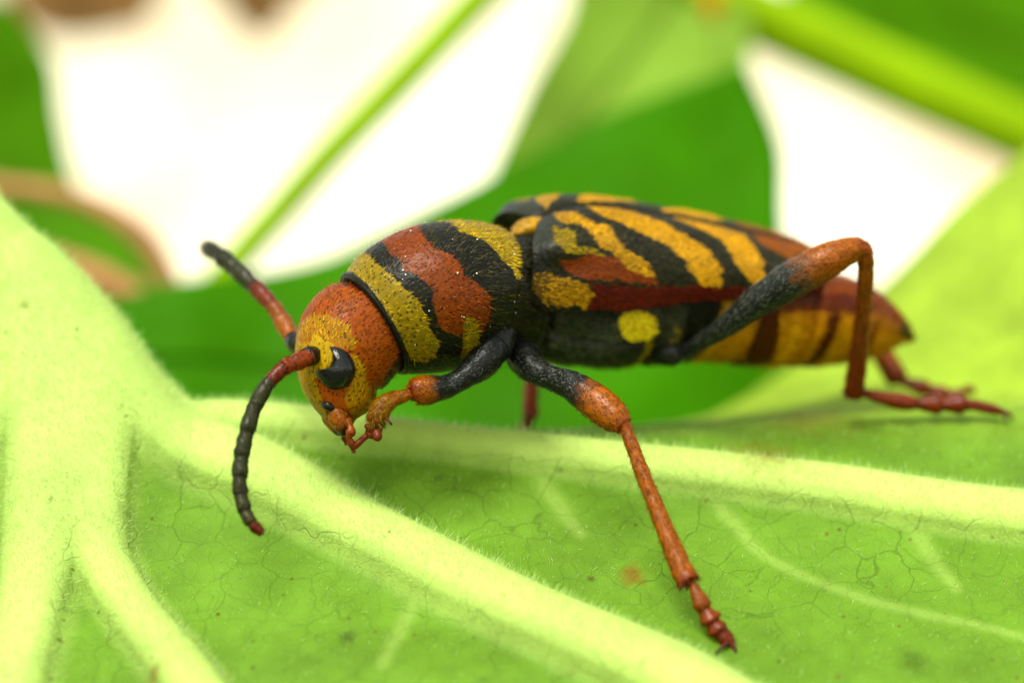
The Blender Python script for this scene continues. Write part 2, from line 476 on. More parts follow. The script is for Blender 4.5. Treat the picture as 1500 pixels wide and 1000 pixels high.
def build_leaf():
    xs = np.linspace(-300, 1860, 900)
    ws = np.concatenate([np.linspace(-0.9, 0.62, 430, endpoint=False), np.linspace(0.62, 2.3, 70)])
    X, W = np.meshgrid(xs, ws)
    B = CA(leaf_base(X, W)).reshape(-1, 3)
    F = grid_faces(len(ws), len(xs), False)
    N0 = vert_normals(B, F)
    if N0[:, 2].mean() < 0:
        F = F[:, ::-1]; N0 = -N0
    H, near, idx = rib_field(B, RIBS)
    sk = stalk_k(X.ravel(), W.ravel())
    H = H * (1 - 0.75 * sk)
    near = np.minimum(near, 1.35 - 1.3 * sstep(0.05, 0.6, sk))
    idx = np.where(sk > 0.45, len(RIBS), idx)
    h2, near2, _ = rib_field(B, VEINS, 40); h2 = h2 * 0.5
    soft = vnoise(B * 4.0, 3) * 0.012 + vnoise(B * 11.0, 5) * 0.005
    V = B + N0 * (H + h2 + soft * np.clip(near - 0.6, 0, 1))[:, None]
    NN = vert_normals(V, F)
    # colour of the tissue itself: pale ribs, green blade
    ribk = np.clip(1.42 - near * 1.08, 0, 1); ribk = ribk * ribk * (3 - 2 * ribk)
    vk = np.clip(1.3 - near2 * 0.6, 0, 1) ** 2 * 0.22
    blade = srgb(134, 188, 50, 0.45); ribc = srgb(210, 243, 128, 0.63)
    k = np.maximum(ribk, vk)[:, None]
    col = blade * (1 - k) + ribc * k
    backlit_k = np.clip((B[:, 1] - 0.35) / 0.5, 0, 1)[:, None] * (1 - k) * 0.7      # backlight beyond the second rib, painted in as a paler yellow-green
    col = col * (1 - backlit_k) + srgb(184, 216, 60, 0.62) * backlit_k
    mott = (1 + (0.16 * vnoise(B * 7, 11) + 0.10 * vnoise(B * 23, 12)) * (1 - 0.6 * ribk))[:, None]
    col = col * mott
    # brown scars and spots
    def spot(x, w, r, c, amt, seed):
        nonlocal col
        p = CA(leaf_base(np.array([x]), np.array([w])))[0]
        q = np.nonzero(np.all(np.abs(B - p) < 2.2 * r * U + 0.01, 1))[0]
        Bq = B[q]
        d = np.linalg.norm((Bq - p) * np.array([1, 0.8, 1]), axis=1) / (r * U)
        d = d + 0.35 * vnoise(Bq * 40, seed) + 0.2 * vnoise(Bq * 90, seed + 1)
        a = np.clip(1.2 - d, 0, 1)[:, None] * amt
        col[q] = col[q] * (1 - a) + c * a
    br = srgb(140, 105, 25, 0.6)
    spot(925, -0.13, 22, br, 0.8, 21)
    spot(866, -0.15, 7, br * 0.3, 0.8, 22)
    spot(1115, 0.255, 60, br, 0.6, 23)
    spot(230, -0.46, 12, br, 0.6, 24)
    spot(35, 0.24, 10, br, 0.6, 28); spot(8, 0.2, 5, br, 0.5, 29)
    spot(510, -0.35, 14, blade * 0.3, 0.7, 25)
    spot(1340, -0.4, 26, blade * 0.35, 0.5, 26)
    spot(1180, 0.62, 90, br, 0.5, 27)
    for q in range(90):
        spot(rng.uniform(60, 1500), rng.uniform(-0.6, 0.4), rng.uniform(1.6, 3.6), br * rng.uniform(0.1, 0.7), 0.9, 30)
    M = mat_leaf('leaf_blade', (0, 0, 0), (1.0, 1.05, 0.35), trans=0.35, rough=0.55, vary=0.10, use_attr=True, bump=0.32, fine=110, veins=1.0, vein_scale=6.5)
    # the leaf: blade plus one part for each thick rib
    fn = near[F].mean(1); fi = idx[F[:, 0]]
    root = None
    isrib = fn < 0.9
    u, f = sub_mesh(V, F, ~isrib)
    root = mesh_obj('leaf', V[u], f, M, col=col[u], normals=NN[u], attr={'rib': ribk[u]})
    tag(root, 'large pale green hairy leaf with thick ribs, carrying the striped beetle', 'leaf')
    for k in range(len(RIBS) + 1):
        sel = isrib & (fi == k)
        u, f = sub_mesh(V, F, sel)
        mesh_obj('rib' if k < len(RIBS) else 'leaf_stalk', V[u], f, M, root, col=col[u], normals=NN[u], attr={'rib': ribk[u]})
    # hairs on ribs, stalk and blade
    def hairs(name, V, F, NN, n, wfun, ln, wd, lean, colr, parent):
        tri = np.concatenate([F[:, :3], F[:, [0, 2, 3]]])
        a, b, c = V[tri[:, 0]], V[tri[:, 1]], V[tri[:, 2]]
        area = np.linalg.norm(np.cross(b - a, c - a), axis=1) * wfun(tri)
        pick = rng.choice(len(tri), n, p=area / area.sum())
        r1 = np.sqrt(rng.random(n))[:, None]; r2 = rng.random(n)[:, None]
        P = (1 - r1) * a[pick] + r1 * (1 - r2) * b[pick] + r1 * r2 * c[pick]
        nn = NN[tri[pick, 0]]
        d = nrm(nn + lean * nrm(rng.normal(size=(n, 3))))
        L = ln * (rng.uniform(0.45, 1.3, n) * np.where(rng.random(n) < 0.12, 1.8, 1.0))[:, None] * U
        side = nrm(np.cross(d, rng.normal(size=(n, 3)))) * (wd * U * rng.uniform(0.7, 1.2, n)[:, None])
        bend = nrm(np.cross(d, side)) * L * rng.uniform(-0.25, 0.25, n)[:, None]
        v = np.stack([P - side, P + side, P + d * L * 0.55 + side * 0.7 + bend * 0.5, P + d * L + bend], 1).reshape(-1, 3)
        f = np.arange(n)[:, None] * 4
        f = np.concatenate([np.concatenate([f, f + 1, f + 2], 1), np.concatenate([f, f + 2, f + 3], 1)])
        cc = np.repeat(colr * rng.uniform(0.8, 1.25, n)[:, None], 4, 0)
        o = mesh_obj(name, v, f, M_LEAFHAIR, parent, col=cc, smooth=False)
        tag(o, kind='stuff')
    hc = srgb(214, 244, 150, 0.72)
    inview = (V[:, 0] > -1.7) & (V[:, 0] < 1.8) & (V[:, 1] < 0.9) & (V[:, 2] > -1.15)
    ribw = np.where(inview, np.clip(1.35 - near, 0.0, 1), 0)
    hairs('rib_hair', V, F, NN, 22000, lambda t: ribw[t[:, 0]], 11, 0.38, 0.42, hc, root)
    blw = np.where(inview & (near > 0.9), 1.0, 0)
    hairs('blade_hair', V, F, NN, 9000, lambda t: blw[t[:, 0]], 6, 0.45, 0.8, hc * 0.9, root)
    return root
leaf = build_leaf()

# ------------------------------------------------------------------ plants behind
def patch(name, G, mat, nu=60, nv=60, thick=0.012, rough=0.02, seed=1):
    """leaf sheet through a table of points (rows x columns of x, y, w)"""
    G = np.array(G, float)
    tu = np.linspace(0, G.shape[0] - 1, nu); tv = np.linspace(0, G.shape[1] - 1, nv)
    A = cr(G, tu)
    Bq = cr(np.swapaxes(A, 0, 1), tv)
    V = CA(np.swapaxes(Bq, 0, 1)).reshape(-1, 3)
    F = grid_faces(nu, nv, False)
    NN = vert_normals(V, F)
    V = V + NN * (rough * vnoise(V * 2.5, seed) + rough * 0.4 * vnoise(V * 7, seed + 1))[:, None]
    o = mesh_obj(name, V, F, mat)
    sm = o.modifiers.new('thickness', 'SOLIDIFY'); sm.thickness = thick; sm.offset = 0
    return o

def vein_on(G, u, v0, v1, r, mat, parent):
    """a midrib lying on a leaf sheet"""
    G = np.array(G, float)
    A = cr(G, np.linspace(u[0], u[1], 24))
    tv = np.linspace(v0, v1, 24)
    P = np.array([cr(A[i], tv[i:i + 1])[0] for i in range(24)])
    P[:, 2] -= 0.02
    V, F, s, th, ax = tube(np.column_stack([P, np.linspace(r, r * 0.4, 24)]), 60, 12)
    return mesh_obj('midrib', V, F, mat, parent)

def build_background():
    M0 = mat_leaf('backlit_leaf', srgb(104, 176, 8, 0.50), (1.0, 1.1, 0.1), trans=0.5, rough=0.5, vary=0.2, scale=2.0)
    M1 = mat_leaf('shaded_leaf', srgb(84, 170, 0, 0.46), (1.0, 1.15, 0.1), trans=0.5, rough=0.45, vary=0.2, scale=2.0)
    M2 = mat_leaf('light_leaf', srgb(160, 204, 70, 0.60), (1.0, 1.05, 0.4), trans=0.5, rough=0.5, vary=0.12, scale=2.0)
    M3 = mat_leaf('stem_green', srgb(164, 208, 14, 0.62), (1.0, 1.0, 0.2), trans=0.3, rough=0.5, vary=0.12, scale=2.5)
    M4 = mat_leaf('tendril_brown', srgb(190, 138, 88, 0.62), (1.0, 0.8, 0.4), trans=0.15, rough=0.4, vary=0.2, scale=4)
    M5 = mat_leaf('dry_leaf', srgb(176, 136, 80, 0.55), (1.0, 0.8, 0.5), trans=0.5, rough=0.7, vary=0.3, scale=2)
    # broad leaf right behind the beetle
    G = [[(60, 470, 2.70), (260, 412, 2.80), (400, 398, 2.90), (510, 368, 3.00), (640, 300, 3.10), (760, 238, 3.20), (920, 158, 3.30), (1092, 96, 3.40)],
         [(60, 540, 2.65), (260, 500, 2.70), (400, 490, 2.80), (530, 470, 2.85), (660, 420, 2.95), (800, 360, 3.05), (960, 280, 3.15), (1142, 215, 3.30)],
         [(60, 620, 2.50), (260, 590, 2.60), (400, 580, 2.65), (540, 560, 2.70), (680, 530, 2.80), (830, 480, 2.90), (980, 420, 3.00), (1147, 330, 3.15)],
         [(60, 720, 2.45), (260, 690, 2.50), (400, 680, 2.50), (540, 660, 2.50), (680, 640, 2.55), (840, 600, 2.65), (990, 560, 2.80), (1162, 520, 3.00)],
         [(60, 840, 2.45), (260, 830, 2.45), (400, 820, 2.45), (540, 800, 2.40), (680, 780, 2.40), (840, 760, 2.45), (990, 720, 2.60), (1180, 720, 2.80)]]
    o = patch('leaf', G, M1, seed=3)
    tag(o, 'broad dark green leaf spreading directly behind the beetle', 'leaf')
    vein_on(G, (1.0, 2.6), 0.2, 6.6, 14, M1, o)
    # its paler neighbour above
    G = [[(810, -120, 4.30), (900, -120, 4.35), (1000, -110, 4.40), (1110, -90, 4.40)],
         [(838, 0, 4.25), (920, 0, 4.30), (1000, 0, 4.35), (1095, 10, 4.35)],
         [(775, 130, 4.15), (870, 100, 4.20), (980, 75, 4.25), (1100, 70, 4.25)],
         [(715, 262, 4.00), (800, 225, 4.05), (930, 165, 4.10), (1095, 105, 4.15)],
         [(700, 330, 4.15), (790, 290, 4.20), (930, 230, 4.25), (1100, 150, 4.30)]]
    o = patch('leaf', G, M2, seed=5)
    tag(o, 'pale green leaf folded above the broad dark leaf', 'leaf')
    vein_on(G, (0.3, 2.8), 1.8, 1.2, 12, M2, o)
    # leaf reaching in behind the brown tendril
    G = [[(-300, -60, 4.40), (-150, -40, 4.50), (-50, -10, 4.60), (18, 6, 4.70)],
         [(-300, 80, 4.40), (-130, 85, 4.50), (-10, 90, 4.60), (76, 90, 4.70)],
         [(-300, 200, 4.40), (-130, 195, 4.50), (0, 185, 4.60), (90, 180, 4.65)],
         [(-300, 330, 4.40), (-100, 310, 4.50), (40, 290, 4.55), (120, 280, 4.60)],
         [(-300, 430, 4.30), (-60, 420, 4.40), (100, 390, 4.45), (215, 375, 4.50)],
         [(-300, 560, 4.20), (-40, 560, 4.30), (130, 520, 4.40), (270, 470, 4.40)]]
    o = patch('leaf', G, M0, seed=7)
    tag(o, 'mid green leaf behind the brown curled tendril', 'leaf')
    vein_on(G, (0.2, 4.6), 0.6, 1.9, 12, M0, o)
    # brown tendril curling back on itself
    V, F, s, th, ax = tube([(-104, 258, 3.20, 17), (-4, 272, 3.20, 18), (86, 285, 3.20, 20), (156, 310, 3.20, 22), (211, 352, 3.20, 24), (244, 405, 3.20, 24), (250, 440, 3.20, 24), (228, 448, 3.20, 27), (191, 430, 3.22, 30), (136, 402, 3.25, 28), (76, 380, 3.30, 25), (-4, 370, 3.40, 23)], 140, 24)
    o = mesh_obj('tendril', V, F, M4)
    tag(o, 'brown tendril curled into a narrow loop beside the leaf stalk', 'tendril')
    # thin slanting stem against the sky
    V, F, s, th, ax = tube([(800, -105, 3.80, 40), (700, 0, 3.70, 38), (590, 118, 3.60, 37), (480, 230, 3.50, 35), (400, 320, 3.45, 34), (330, 400, 3.40, 33), (230, 520, 3.30, 32)], 90, 20)
    o = mesh_obj('plant_stem', V, F, M3)
    tag(o, 'thin straight green stem slanting across the bright white gap', 'stem')
    # thick stalk, upper right
    V, F, s, th, ax = tube([(860, -110, 4.40, 70), (1000, -32, 4.45, 68), (1120, 28, 4.50, 72), (1300, 112, 4.60, 72), (1500, 200, 4.70, 72), (1760, 320, 4.80, 74)], 90, 40)
    o = mesh_obj('plant_stem', V, F, M3)
    tag(o, 'thick pale green stalk crossing above the white gap', 'stem')
    V, F, s, th, ax = tube([(1040, -20, 4.10, 10), (1042, 0, 4.05, 20), (1044, 20, 4.05, 18), (1048, 34, 4.10, 6)], 30, 20)
    mesh_obj('bud', V, F, mat_leaf('bud_orange', srgb(215, 150, 20, 0.6), (1, .8, .3), trans=0.2), o)
    # dark leaves, upper right corner
    G = [[(1180, -160, 6.50), (1330, -150, 6.50), (1500, -140, 6.70), (1750, -120, 6.90)],
         [(1150, -50, 6.30), (1320, -30, 6.30), (1500, -20, 6.50), (1750, 0, 6.70)],
         [(1170, 60, 6.10), (1320, 90, 6.20), (1500, 110, 6.30), (1750, 150, 6.50)],
         [(1250, 130, 6.10), (1380, 170, 6.10), (1520, 210, 6.20), (1750, 260, 6.30)]]
    o = patch('leaf', G, M0, seed=9)
    tag(o, 'dark green leaf behind the thick pale stalk', 'leaf')
    vein_on(G, (1.0, 1.8), 0.1, 2.8, 12, M0, o)
    # dry leaf tips hanging in at the top
    G = [[(310, -90, 9.00), (370, -95, 9.00), (430, -90, 9.00), (480, -80, 9.00)],
         [(300, -30, 9.00), (350, -25, 9.00), (420, -20, 9.00), (470, -30, 9.00)],
         [(330, 15, 9.00), (360, 52, 9.00), (395, 58, 9.00), (430, 12, 9.00)]]
    o = patch('dry_leaf', G, M5, 30, 30, seed=11)
    tag(o, 'brown dry leaf tip hanging into the bright white gap', 'leaf')
    vein_on(G, (0.1, 1.8), 1.5, 1.6, 8, M5, o)
    G = [[(-20, -90, 10.00), (60, -90, 10.00), (150, -90, 10.00), (260, -90, 10.00)],
         [(0, -20, 10.00), (70, -10, 10.00), (150, -15, 10.00), (240, -20, 10.00)],
         [(30, 40, 10.00), (90, 62, 10.00), (150, 58, 10.00), (225, 40, 10.00)]]
    o = patch('dry_leaf', G, M5, 30, 30, seed=13)
    tag(o, 'brown dry leaf tip over the mid green leaf', 'leaf')
    vein_on(G, (0.1, 1.8), 1.5, 1.6, 8, M5, o)
    # low leaf under the node
    G = [[(-420, 560, 1.4), (-200, 580, 1.4), (0, 600, 1.4), (120, 640, 1.4)],
         [(-420, 760, 1.1), (-200, 770, 1.1), (0, 780, 1.1), (140, 800, 1.1)],
         [(-420, 1000, 0.8), (-200, 1000, 0.8), (0, 1000, 0.8), (150, 1000, 0.8)],
         [(-420, 1300, 0.5), (-200, 1300, 0.5), (0, 1300, 0.5), (150, 1300, 0.5)]]
    o = patch('leaf', G, M0, seed=15)
    tag(o, 'green leaf lying below the forked ribs', 'leaf')
    vein_on(G, (0.2, 2.8), 0.6, 1.9, 12, M0, o)
build_background()

# ------------------------------------------------------------------ the beetle
YEL = srgb(198, 166, 4, 0.43); RED = srgb(172, 78, 0, 0.32); BLK = srgb(24, 25, 14, 0.5)
ORA = srgb(198, 108, 0, 0.34); EYEL = srgb(222, 166, 0, 0.45); DRED = srgb(100, 22, 0, 0.40)
GRY = srgb(84, 86, 60, 0.40)

DK = srgb(28, 31, 24, 0.45); SILV = srgb(150, 158, 140, 0.40); TAN = srgb(196, 106, 0, 0.33); RUST = srgb(158, 62, 0, 0.33); DRUST = srgb(140, 46, 0, 0.33)

beetle = bpy.data.objects.new('beetle', None)
beetle.location = C(900, 640, 0.15)
COL.objects.link(beetle)
tag(beetle, 'yellow, black and rust-red striped longhorn beetle standing on a hairy leaf', 'beetle')
bpy.context.view_layer.update()
BINV = np.array(beetle.matrix_world.inverted())

def bpart(name, V, F, mat, parent=None, **kw):
    V = np.asarray(V, float) - np.array(beetle.location)
    return mesh_obj(name, V, F, mat, parent or beetle, **kw)

def yawvec(dx, dy, yaw):
    """axis with image slope (dx right, dy down) turned away from the camera by yaw degrees -> world vector"""
    h = math.hypot(dx, dy)
    v = np.array((dx, h * math.tan(math.radians(yaw)), -dy))
    return v / np.linalg.norm(v)

# stations: x, y, w, image slope of the axis (dx, dy), yaw, roll, dorsal r, ventral r, lateral r
BODY = [
    (506, 640, -0.06, 0.00, -1.0, 4, 8, 3, 3, 4),      # 0 mouth
    (504, 633, -0.06, -0.02, -1.0, 4, 8, 10, 10, 18),  # 1
    (501, 615, -0.05, -0.03, -1.0, 5, 8, 24, 20, 32),  # 2
    (500, 600, -0.05, -0.03, -1.0, 6, 8, 37, 44, 48),  # 3
    (497, 575, -0.04, 0.10, -1.0, 8, 8, 55, 54, 62),   # 4
    (496, 548, -0.03, 0.35, -0.95, 10, 8, 68, 60, 72), # 5
    (500, 522, -0.02, 0.60, -0.75, 12, 10, 79, 74, 78),# 6
    (512, 503, -0.01, 0.78, -0.60, 14, 10, 85, 82, 82),# 7
    (530, 488, 0.01, 0.83, -0.55, 15, 12, 83, 80, 82), # 8
    (545, 478, 0.02, 0.84, -0.54, 16, 12, 76, 76, 78), # 9
    (556, 472, 0.03, 0.84, -0.54, 16, 12, 70, 70, 72), # 10 neck inside the collar
    (548, 476, 0.02, 0.84, -0.54, 16, 12, 74, 74, 76), # 11 collar, inner lip
    (545, 477, 0.02, 0.84, -0.54, 16, 12, 82, 82, 84), # 12 collar lip
    (548, 475, 0.02, 0.84, -0.54, 16, 13, 87, 87, 90), # 13
    (554, 472, 0.03, 0.85, -0.52, 16, 13, 88, 88, 92), # 14
    (572, 462, 0.04, 0.87, -0.48, 17, 14, 99, 97, 104),# 15
    (600, 450, 0.06, 0.91, -0.38, 18, 14, 108, 104, 115), # 16
    (630, 441, 0.08, 0.95, -0.25, 19, 15, 113, 106, 121), # 17
    (660, 435, 0.11, 0.98, -0.10, 20, 16, 113, 108, 121), # 18
    (690, 431, 0.14, 1.00, 0.03, 20, 16, 108, 104, 115),  # 19
    (712, 430, 0.16, 0.985, 0.14, 21, 17, 101, 98, 106),  # 20
    (722, 431, 0.17, 0.985, 0.15, 21, 17, 96, 94, 101),   # 21 rear rim
    (728, 431, 0.18, 0.985, 0.12, 21, 18, 86, 86, 92),    # 22
    (734, 430, 0.22, 0.99, 0.10, 21, 18, 74, 76, 80),     # 23 waist
    (750, 422, 0.27, 0.99, 0.08, 22, 18, 88, 88, 84),     # 24
    (772, 427, 0.32, 1.0, 0.06, 22, 18, 98, 96, 94),      # 25
    (812, 438, 0.365, 1.0, 0.06, 22, 19, 98, 96, 106),    # 26
    (880, 446, 0.42, 1.0, 0.06, 22, 20, 86, 97, 111),     # 27
    (960, 446, 0.49, 1.0, 0.07, 22, 20, 82, 94, 110),     # 28
    (1030, 447, 0.54, 1.0, 0.08, 22, 20, 76, 86, 106),    # 29
    (1100, 452, 0.59, 1.0, 0.10, 22, 20, 66, 90, 103),    # 30
    (1170, 459, 0.64, 1.0, 0.12, 22, 20, 62, 84, 97),     # 31
    (1230, 467, 0.68, 1.0, 0.15, 22, 20, 62, 72, 86),     # 32
    (1282, 478, 0.71, 1.0, 0.2, 22, 20, 44, 50, 58),      # 33
    (1318, 488, 0.73, 1.0, 0.25, 22, 20, 18, 20, 26),     # 34
    (1338, 496, 0.745, 1.0, 0.25, 22, 20, 4, 4, 5),        # 35 tail
]
BODY = np.array(BODY, float)

def frames(B):
    T, L, D = [], [], []
    for r in B:
        t = yawvec(r[3], r[4], r[5])
        yw = math.radians(r[5]); ro = math.radians(r[6])
        l0 = np.array((math.sin(yw), -math.cos(yw), 0.0))
        l0 = l0 - t * np.dot(l0, t); l0 /= np.linalg.norm(l0)
        d0 = np.cross(t, l0)
        # roll towards the camera
        l = math.cos(ro) * l0 - math.sin(ro) * d0
        d = math.cos(ro) * d0 + math.sin(ro) * l0
        T.append(t); L.append(l); D.append(d)
    return np.array(T), np.array(L), np.array(D)

def body_grid(ts, nseg):
    t = np.asarray(ts)
    T, L, D = frames(BODY)
    if D[20][2] < 0:
        D = -D
    Q = cr(BODY, t)
    T, L, D = nrm(cr(T, t)), cr(L, t), cr(D, t)
    c = CA(Q[:, :3])
    th = np.linspace(-np.pi, np.pi, nseg, endpoint=False)        # 0 = back, +90 deg = the side towards -y
    ct, st = np.cos(th), np.sin(th)
    rd, rv, rl = Q[:, 7] * U, Q[:, 8] * U, Q[:, 9] * U
    rv_ = np.where(ct[None] > 0, rd[:, None], rv[:, None])
    V = c[:, None] + D[:, None] * (rv_ * ct[None])[..., None] + L[:, None] * (rl[:, None] * st[None])[..., None]
    return V, T, L, D, c, th

BT = np.concatenate([np.linspace(0, 9, 170, endpoint=False), np.linspace(9, 15, 60, endpoint=False),
                     np.linspace(15, 22, 190, endpoint=False), np.linspace(22, 35, 260)])
NSEG = 320

# markings: polygons in (station along the body, degrees from the back), mirrored left and right
BANDS = [
    ([(5.4, 0), (5.95, 0), (5.95, 11.3), (6.3, 37.1), (6.67, 57.4), (6.88, 77.6), (6.72, 93.4), (6.35, 100.1), (5.88, 90.0), (5.72, 68.6), (5.61, 49.5), (5.4, 11.3)], YEL * 1.1, 0.30),   # crown
    ([(5.4, 0), (5.45, 33.7), (5.56, 67.5), (5.08, 76.5), (4.55, 70.9), (4.45, 51.7), (3.92, 59.6), (3.12, 59.6), (2.22, 46.1), (2.0, 0)], YEL, 0.60),                              # face
    ([(4.3, 48), (5.75, 48), (5.75, 84), (5.0, 84), (4.3, 66)], YEL * 1.2),
    ([(5.88, 99.0), (6.14, 103.5), (5.88, 117.0), (4.92, 135.0), (3.6, 157.5), (2.91, 173.2), (2.38, 171.0), (2.44, 123.7), (3.23, 102.4), (3.65, 100.1), (4.18, 109.1), (4.98, 112.5)], YEL, 0.45),  # cheek
    ([(9.2, 0), (8.3, 0), (8.3, 30), (8.7, 50), (9.2, 60)], DRED * 0.5),
    ([(7.2, 150), (9.2, 140), (9.2, 180), (6.5, 180), (6.5, 165)], BLK),
    ([(13.75, 0), (15.15, 0), (15.12, 19.1), (15.05, 50.6), (15.15, 70.9), (15.42, 88.9), (15.55, 105.7), (15.59, 123.7), (15.85, 140.6), (15.59, 150.8), (15.04, 158.6), (14.0, 150), (13.75, 130)], YEL * 1.1, 0.5),  # front band
    ([(15.75, 0), (15.77, 19.1), (15.63, 51.7), (15.63, 68.6), (16.03, 83.3), (16.25, 93.4), (16.11, 102.4), (15.96, 112.5), (16.07, 127.1), (16.92, 136.1), (17.87, 138.4), (18.43, 136.1), (18.68, 122.6),
      (18.61, 109.1), (18.06, 99.0), (17.54, 90.0), (17.54, 82.1), (17.28, 73.1), (16.95, 63.0), (16.73, 45.0), (17.06, 22.5), (17.1, 0)], RED),
    ([(17.28, 120), (17.8, 124), (18.10, 134), (18.35, 156.4), (17.32, 164.2), (17.06, 158.6), (17.25, 144.0), (17.17, 130.5)], YEL, 0.40),
    ([(17.6, 0), (17.62, 23.6), (17.91, 34.9), (17.95, 50.6), (18.32, 57.4), (18.83, 66.4), (19.2, 76.5), (19.79, 87.7), (20.3, 97), (20.8, 92), (20.9, 70), (20.9, 0)], YEL, 0.60),  # rear band
    ([(21.2, 0), (21.9, 0), (21.9, 75), (21.2, 80)], YEL * 0.9),
    ([(27.52, 132.8), (27.52, 140.6), (27.47, 148.5), (27.32, 149.6), (27.12, 146.2), (26.97, 141.8), (26.87, 132.8), (26.87, 124.9), (26.97, 119.3), (27.12, 117.0), (27.32, 120.4), (27.47, 124.9)], srgb(238, 206, 24, 0.60), 1.0, 0),  # spot
    ([(27.52, 149.6), (27.60, 149.6), (27.60, 165.4), (27.62, 180), (27.50, 180), (27.48, 163.1)], YEL * 0.8, 0.7, 0),
    ([(27.92, 135.0), (28.02, 136.1), (28.02, 155.2), (28.10, 180), (27.97, 180), (27.92, 155.2)], YEL * 0.7, 0.7, 0),
    ([(28.1, 100), (28.75, 100), (28.75, 180), (28.2, 180), (28.15, 150)], BLK),
    ([(28.80, 100), (28.80, 180), (28.95, 180), (28.95, 100)], EYEL * 1.3, 0.9, 0),
    ([(30.32, 120), (30.32, 180), (30.50, 180), (30.42, 120)], EYEL * 1.35, 0.9, 0),
    ([(31.40, 116), (31.40, 180), (31.60, 180), (31.55, 116)], EYEL * 1.25, 0.9, 0),
    ([(29.60, 118), (29.95, 110.0), (30.10, 139.5), (30.28, 180), (29.74, 180), (29.64, 153.0)], DRED * 0.7, 0.95, 0),
    ([(31.02, 115.9), (31.29, 110), (31.34, 140.6), (31.34, 180), (30.98, 180), (30.98, 146.2)], DRED * 0.8, 0.95, 0),
    ([(32.2, 115.9), (32.4, 110), (32.45, 140.6), (32.4, 180), (32.2, 180), (32.2, 146.2)], RED * 0.8, 0.9, 0),
    ([(29.9, 109.1), (30.68, 94), (31.59, 88), (32.09, 97.9), (31.59, 109.1), (30.08, 117)], DRED),
    ([(33.2, 112), (33.6, 84), (35.1, 80), (35.1, 150), (34.0, 140), (33.4, 130)], BLK * 1.5),
]

def paint(base, S, TH, V, bands, amp_s=0.08, amp_t=1.7):
    """skin colour and hair colour; a band's third entry tells how much of its colour the skin under the hair has"""
    n1 = vnoise(V * 26, 41) + 0.9 * vnoise(V * 80, 42); n2 = vnoise(V * 26, 43) + 0.9 * vnoise(V * 80, 44)
    s = S + amp_s * n1; t = TH + amp_t * n2
    skin = base.copy(); hair = np.where(base.max(1, keepdims=True) < 0.02, srgb(66, 64, 26, 0.5), base * 1.3)
    for bd in bands:
        m = pip(s, t, bd[0]) if len(bd) < 4 else pip(S + 0.2 * (s - S), TH + 0.2 * (t - TH), bd[0])
        k = bd[2] if len(bd) > 2 else 0.8
        skin[m] = base[m] * (1 - k) + bd[1] * k
        hair[m] = bd[1] * 1.45
    return skin, hair

def build_body():
    V, T, L, D, c, th = body_grid(BT, NSEG)
    n, m = V.shape[:2]
    S = np.repeat(BT, m); TH = np.degrees(np.abs(np.tile(th, n)))
    V = V.reshape(-1, 3)
    F = grid_faces(n, m, True)
    NN = vert_normals(V, F)
    cen = np.repeat(c, m, 0)
    if (NN * (V - cen)).sum(1).mean() < 0:
        F = F[:, ::-1]; NN = -NN
    # punctures on the pronotum, uneven thorax, ringed belly
    dis = np.zeros(len(V))
    pr = (S > 14) & (S < 22)
    dis += np.where(pr, 0.0011 * vnoise(V * 110, 50), 0)
    seg = np.where(S > 28.5, np.abs(((S - 28.5) / 1.15) % 1 - 0.5), 0.5)
    dis += np.where(S > 28.5, -0.022 * np.clip(0.12 - (0.5 - seg), 0, 0.12) / 0.12, 0)
    dis += np.where((S > 22.5) & (S < 28.5), 0.006 * vnoise(V * 14, 51) + 0.003 * vnoise(V * 40, 52), 0)
    def groove(pts, depth, width):
        P = np.array(pts, float); q = cr(P, np.linspace(0, len(P) - 1, 40))
        d = np.full(len(S), 1e6)
        for a_, b_ in q:
            d = np.minimum(d, np.hypot((S - a_) * 60, (TH - b_) * 1.9))
        return -depth * np.exp(-(d / width) ** 2)
    dis += groove([(25.2, 150), (26.2, 152), (27.0, 153), (27.6, 150)], 0.022, 7)
    dis += groove([(25.0, 95), (25.1, 120), (25.2, 150), (25.3, 178)], 0.03, 7)
    dis += groove([(27.55, 105), (27.75, 130), (27.7, 155), (27.75, 178)], 0.022, 6)
    dis += groove([(28.15, 100), (28.2, 130), (28.25, 155), (28.3, 178)], 0.022, 6)
    V = V + NN * dis[:, None]
    base = np.zeros_like(V)
    head = S < 10.5
    base[:] = BLK
    base[head] = srgb(190, 90, 0, 0.34)
    base[(S > 14) & (S < 22)] = BLK
    th = (S > 25.0) & (S <= 28.75)
    g = np.clip(0.35 + 0.7 * vnoise(V * 10, 55) + 0.4 * vnoise(V * 45, 56), 0, 1)[:, None]
    base[th] = (BLK * (1 - g) + GRY * 0.9 * g)[th]
    ab = S > 28.75
    k = np.clip((TH - 95) / 40, 0, 1)[:, None]
    base[ab] = ((RED * 0.9) * (1 - k) + (EYEL * 0.75 + ORA * 0.8) * k)[ab]
    col, hair = paint(base, S, TH, V, BANDS)
    col *= (1 + 0.12 * vnoise(V * 15, 61) + 0.12 * vnoise(V * 50, 62))[:, None]
    hair *= (1 + 0.15 * vnoise(V * 12, 63) + 0.15 * vnoise(V * 40, 64))[:, None]
    m2 = (S > 25.0) & (S < 28.1) & (col.max(1) < 0.12)          # ashy hair over the black thorax
    hair[m2] = (SILV * np.clip(0.30 + 0.9 * vnoise(V * 8, 65), 0.06, 0.8)[:, None])[m2]
    o = bpart('body', V, F, M_CUT, col=col)
    return o, V, F, NN, hair, S, TH, np.repeat(T, m, 0)

body, bV, bF, bN, bC, bS, bTH, bT = build_body()

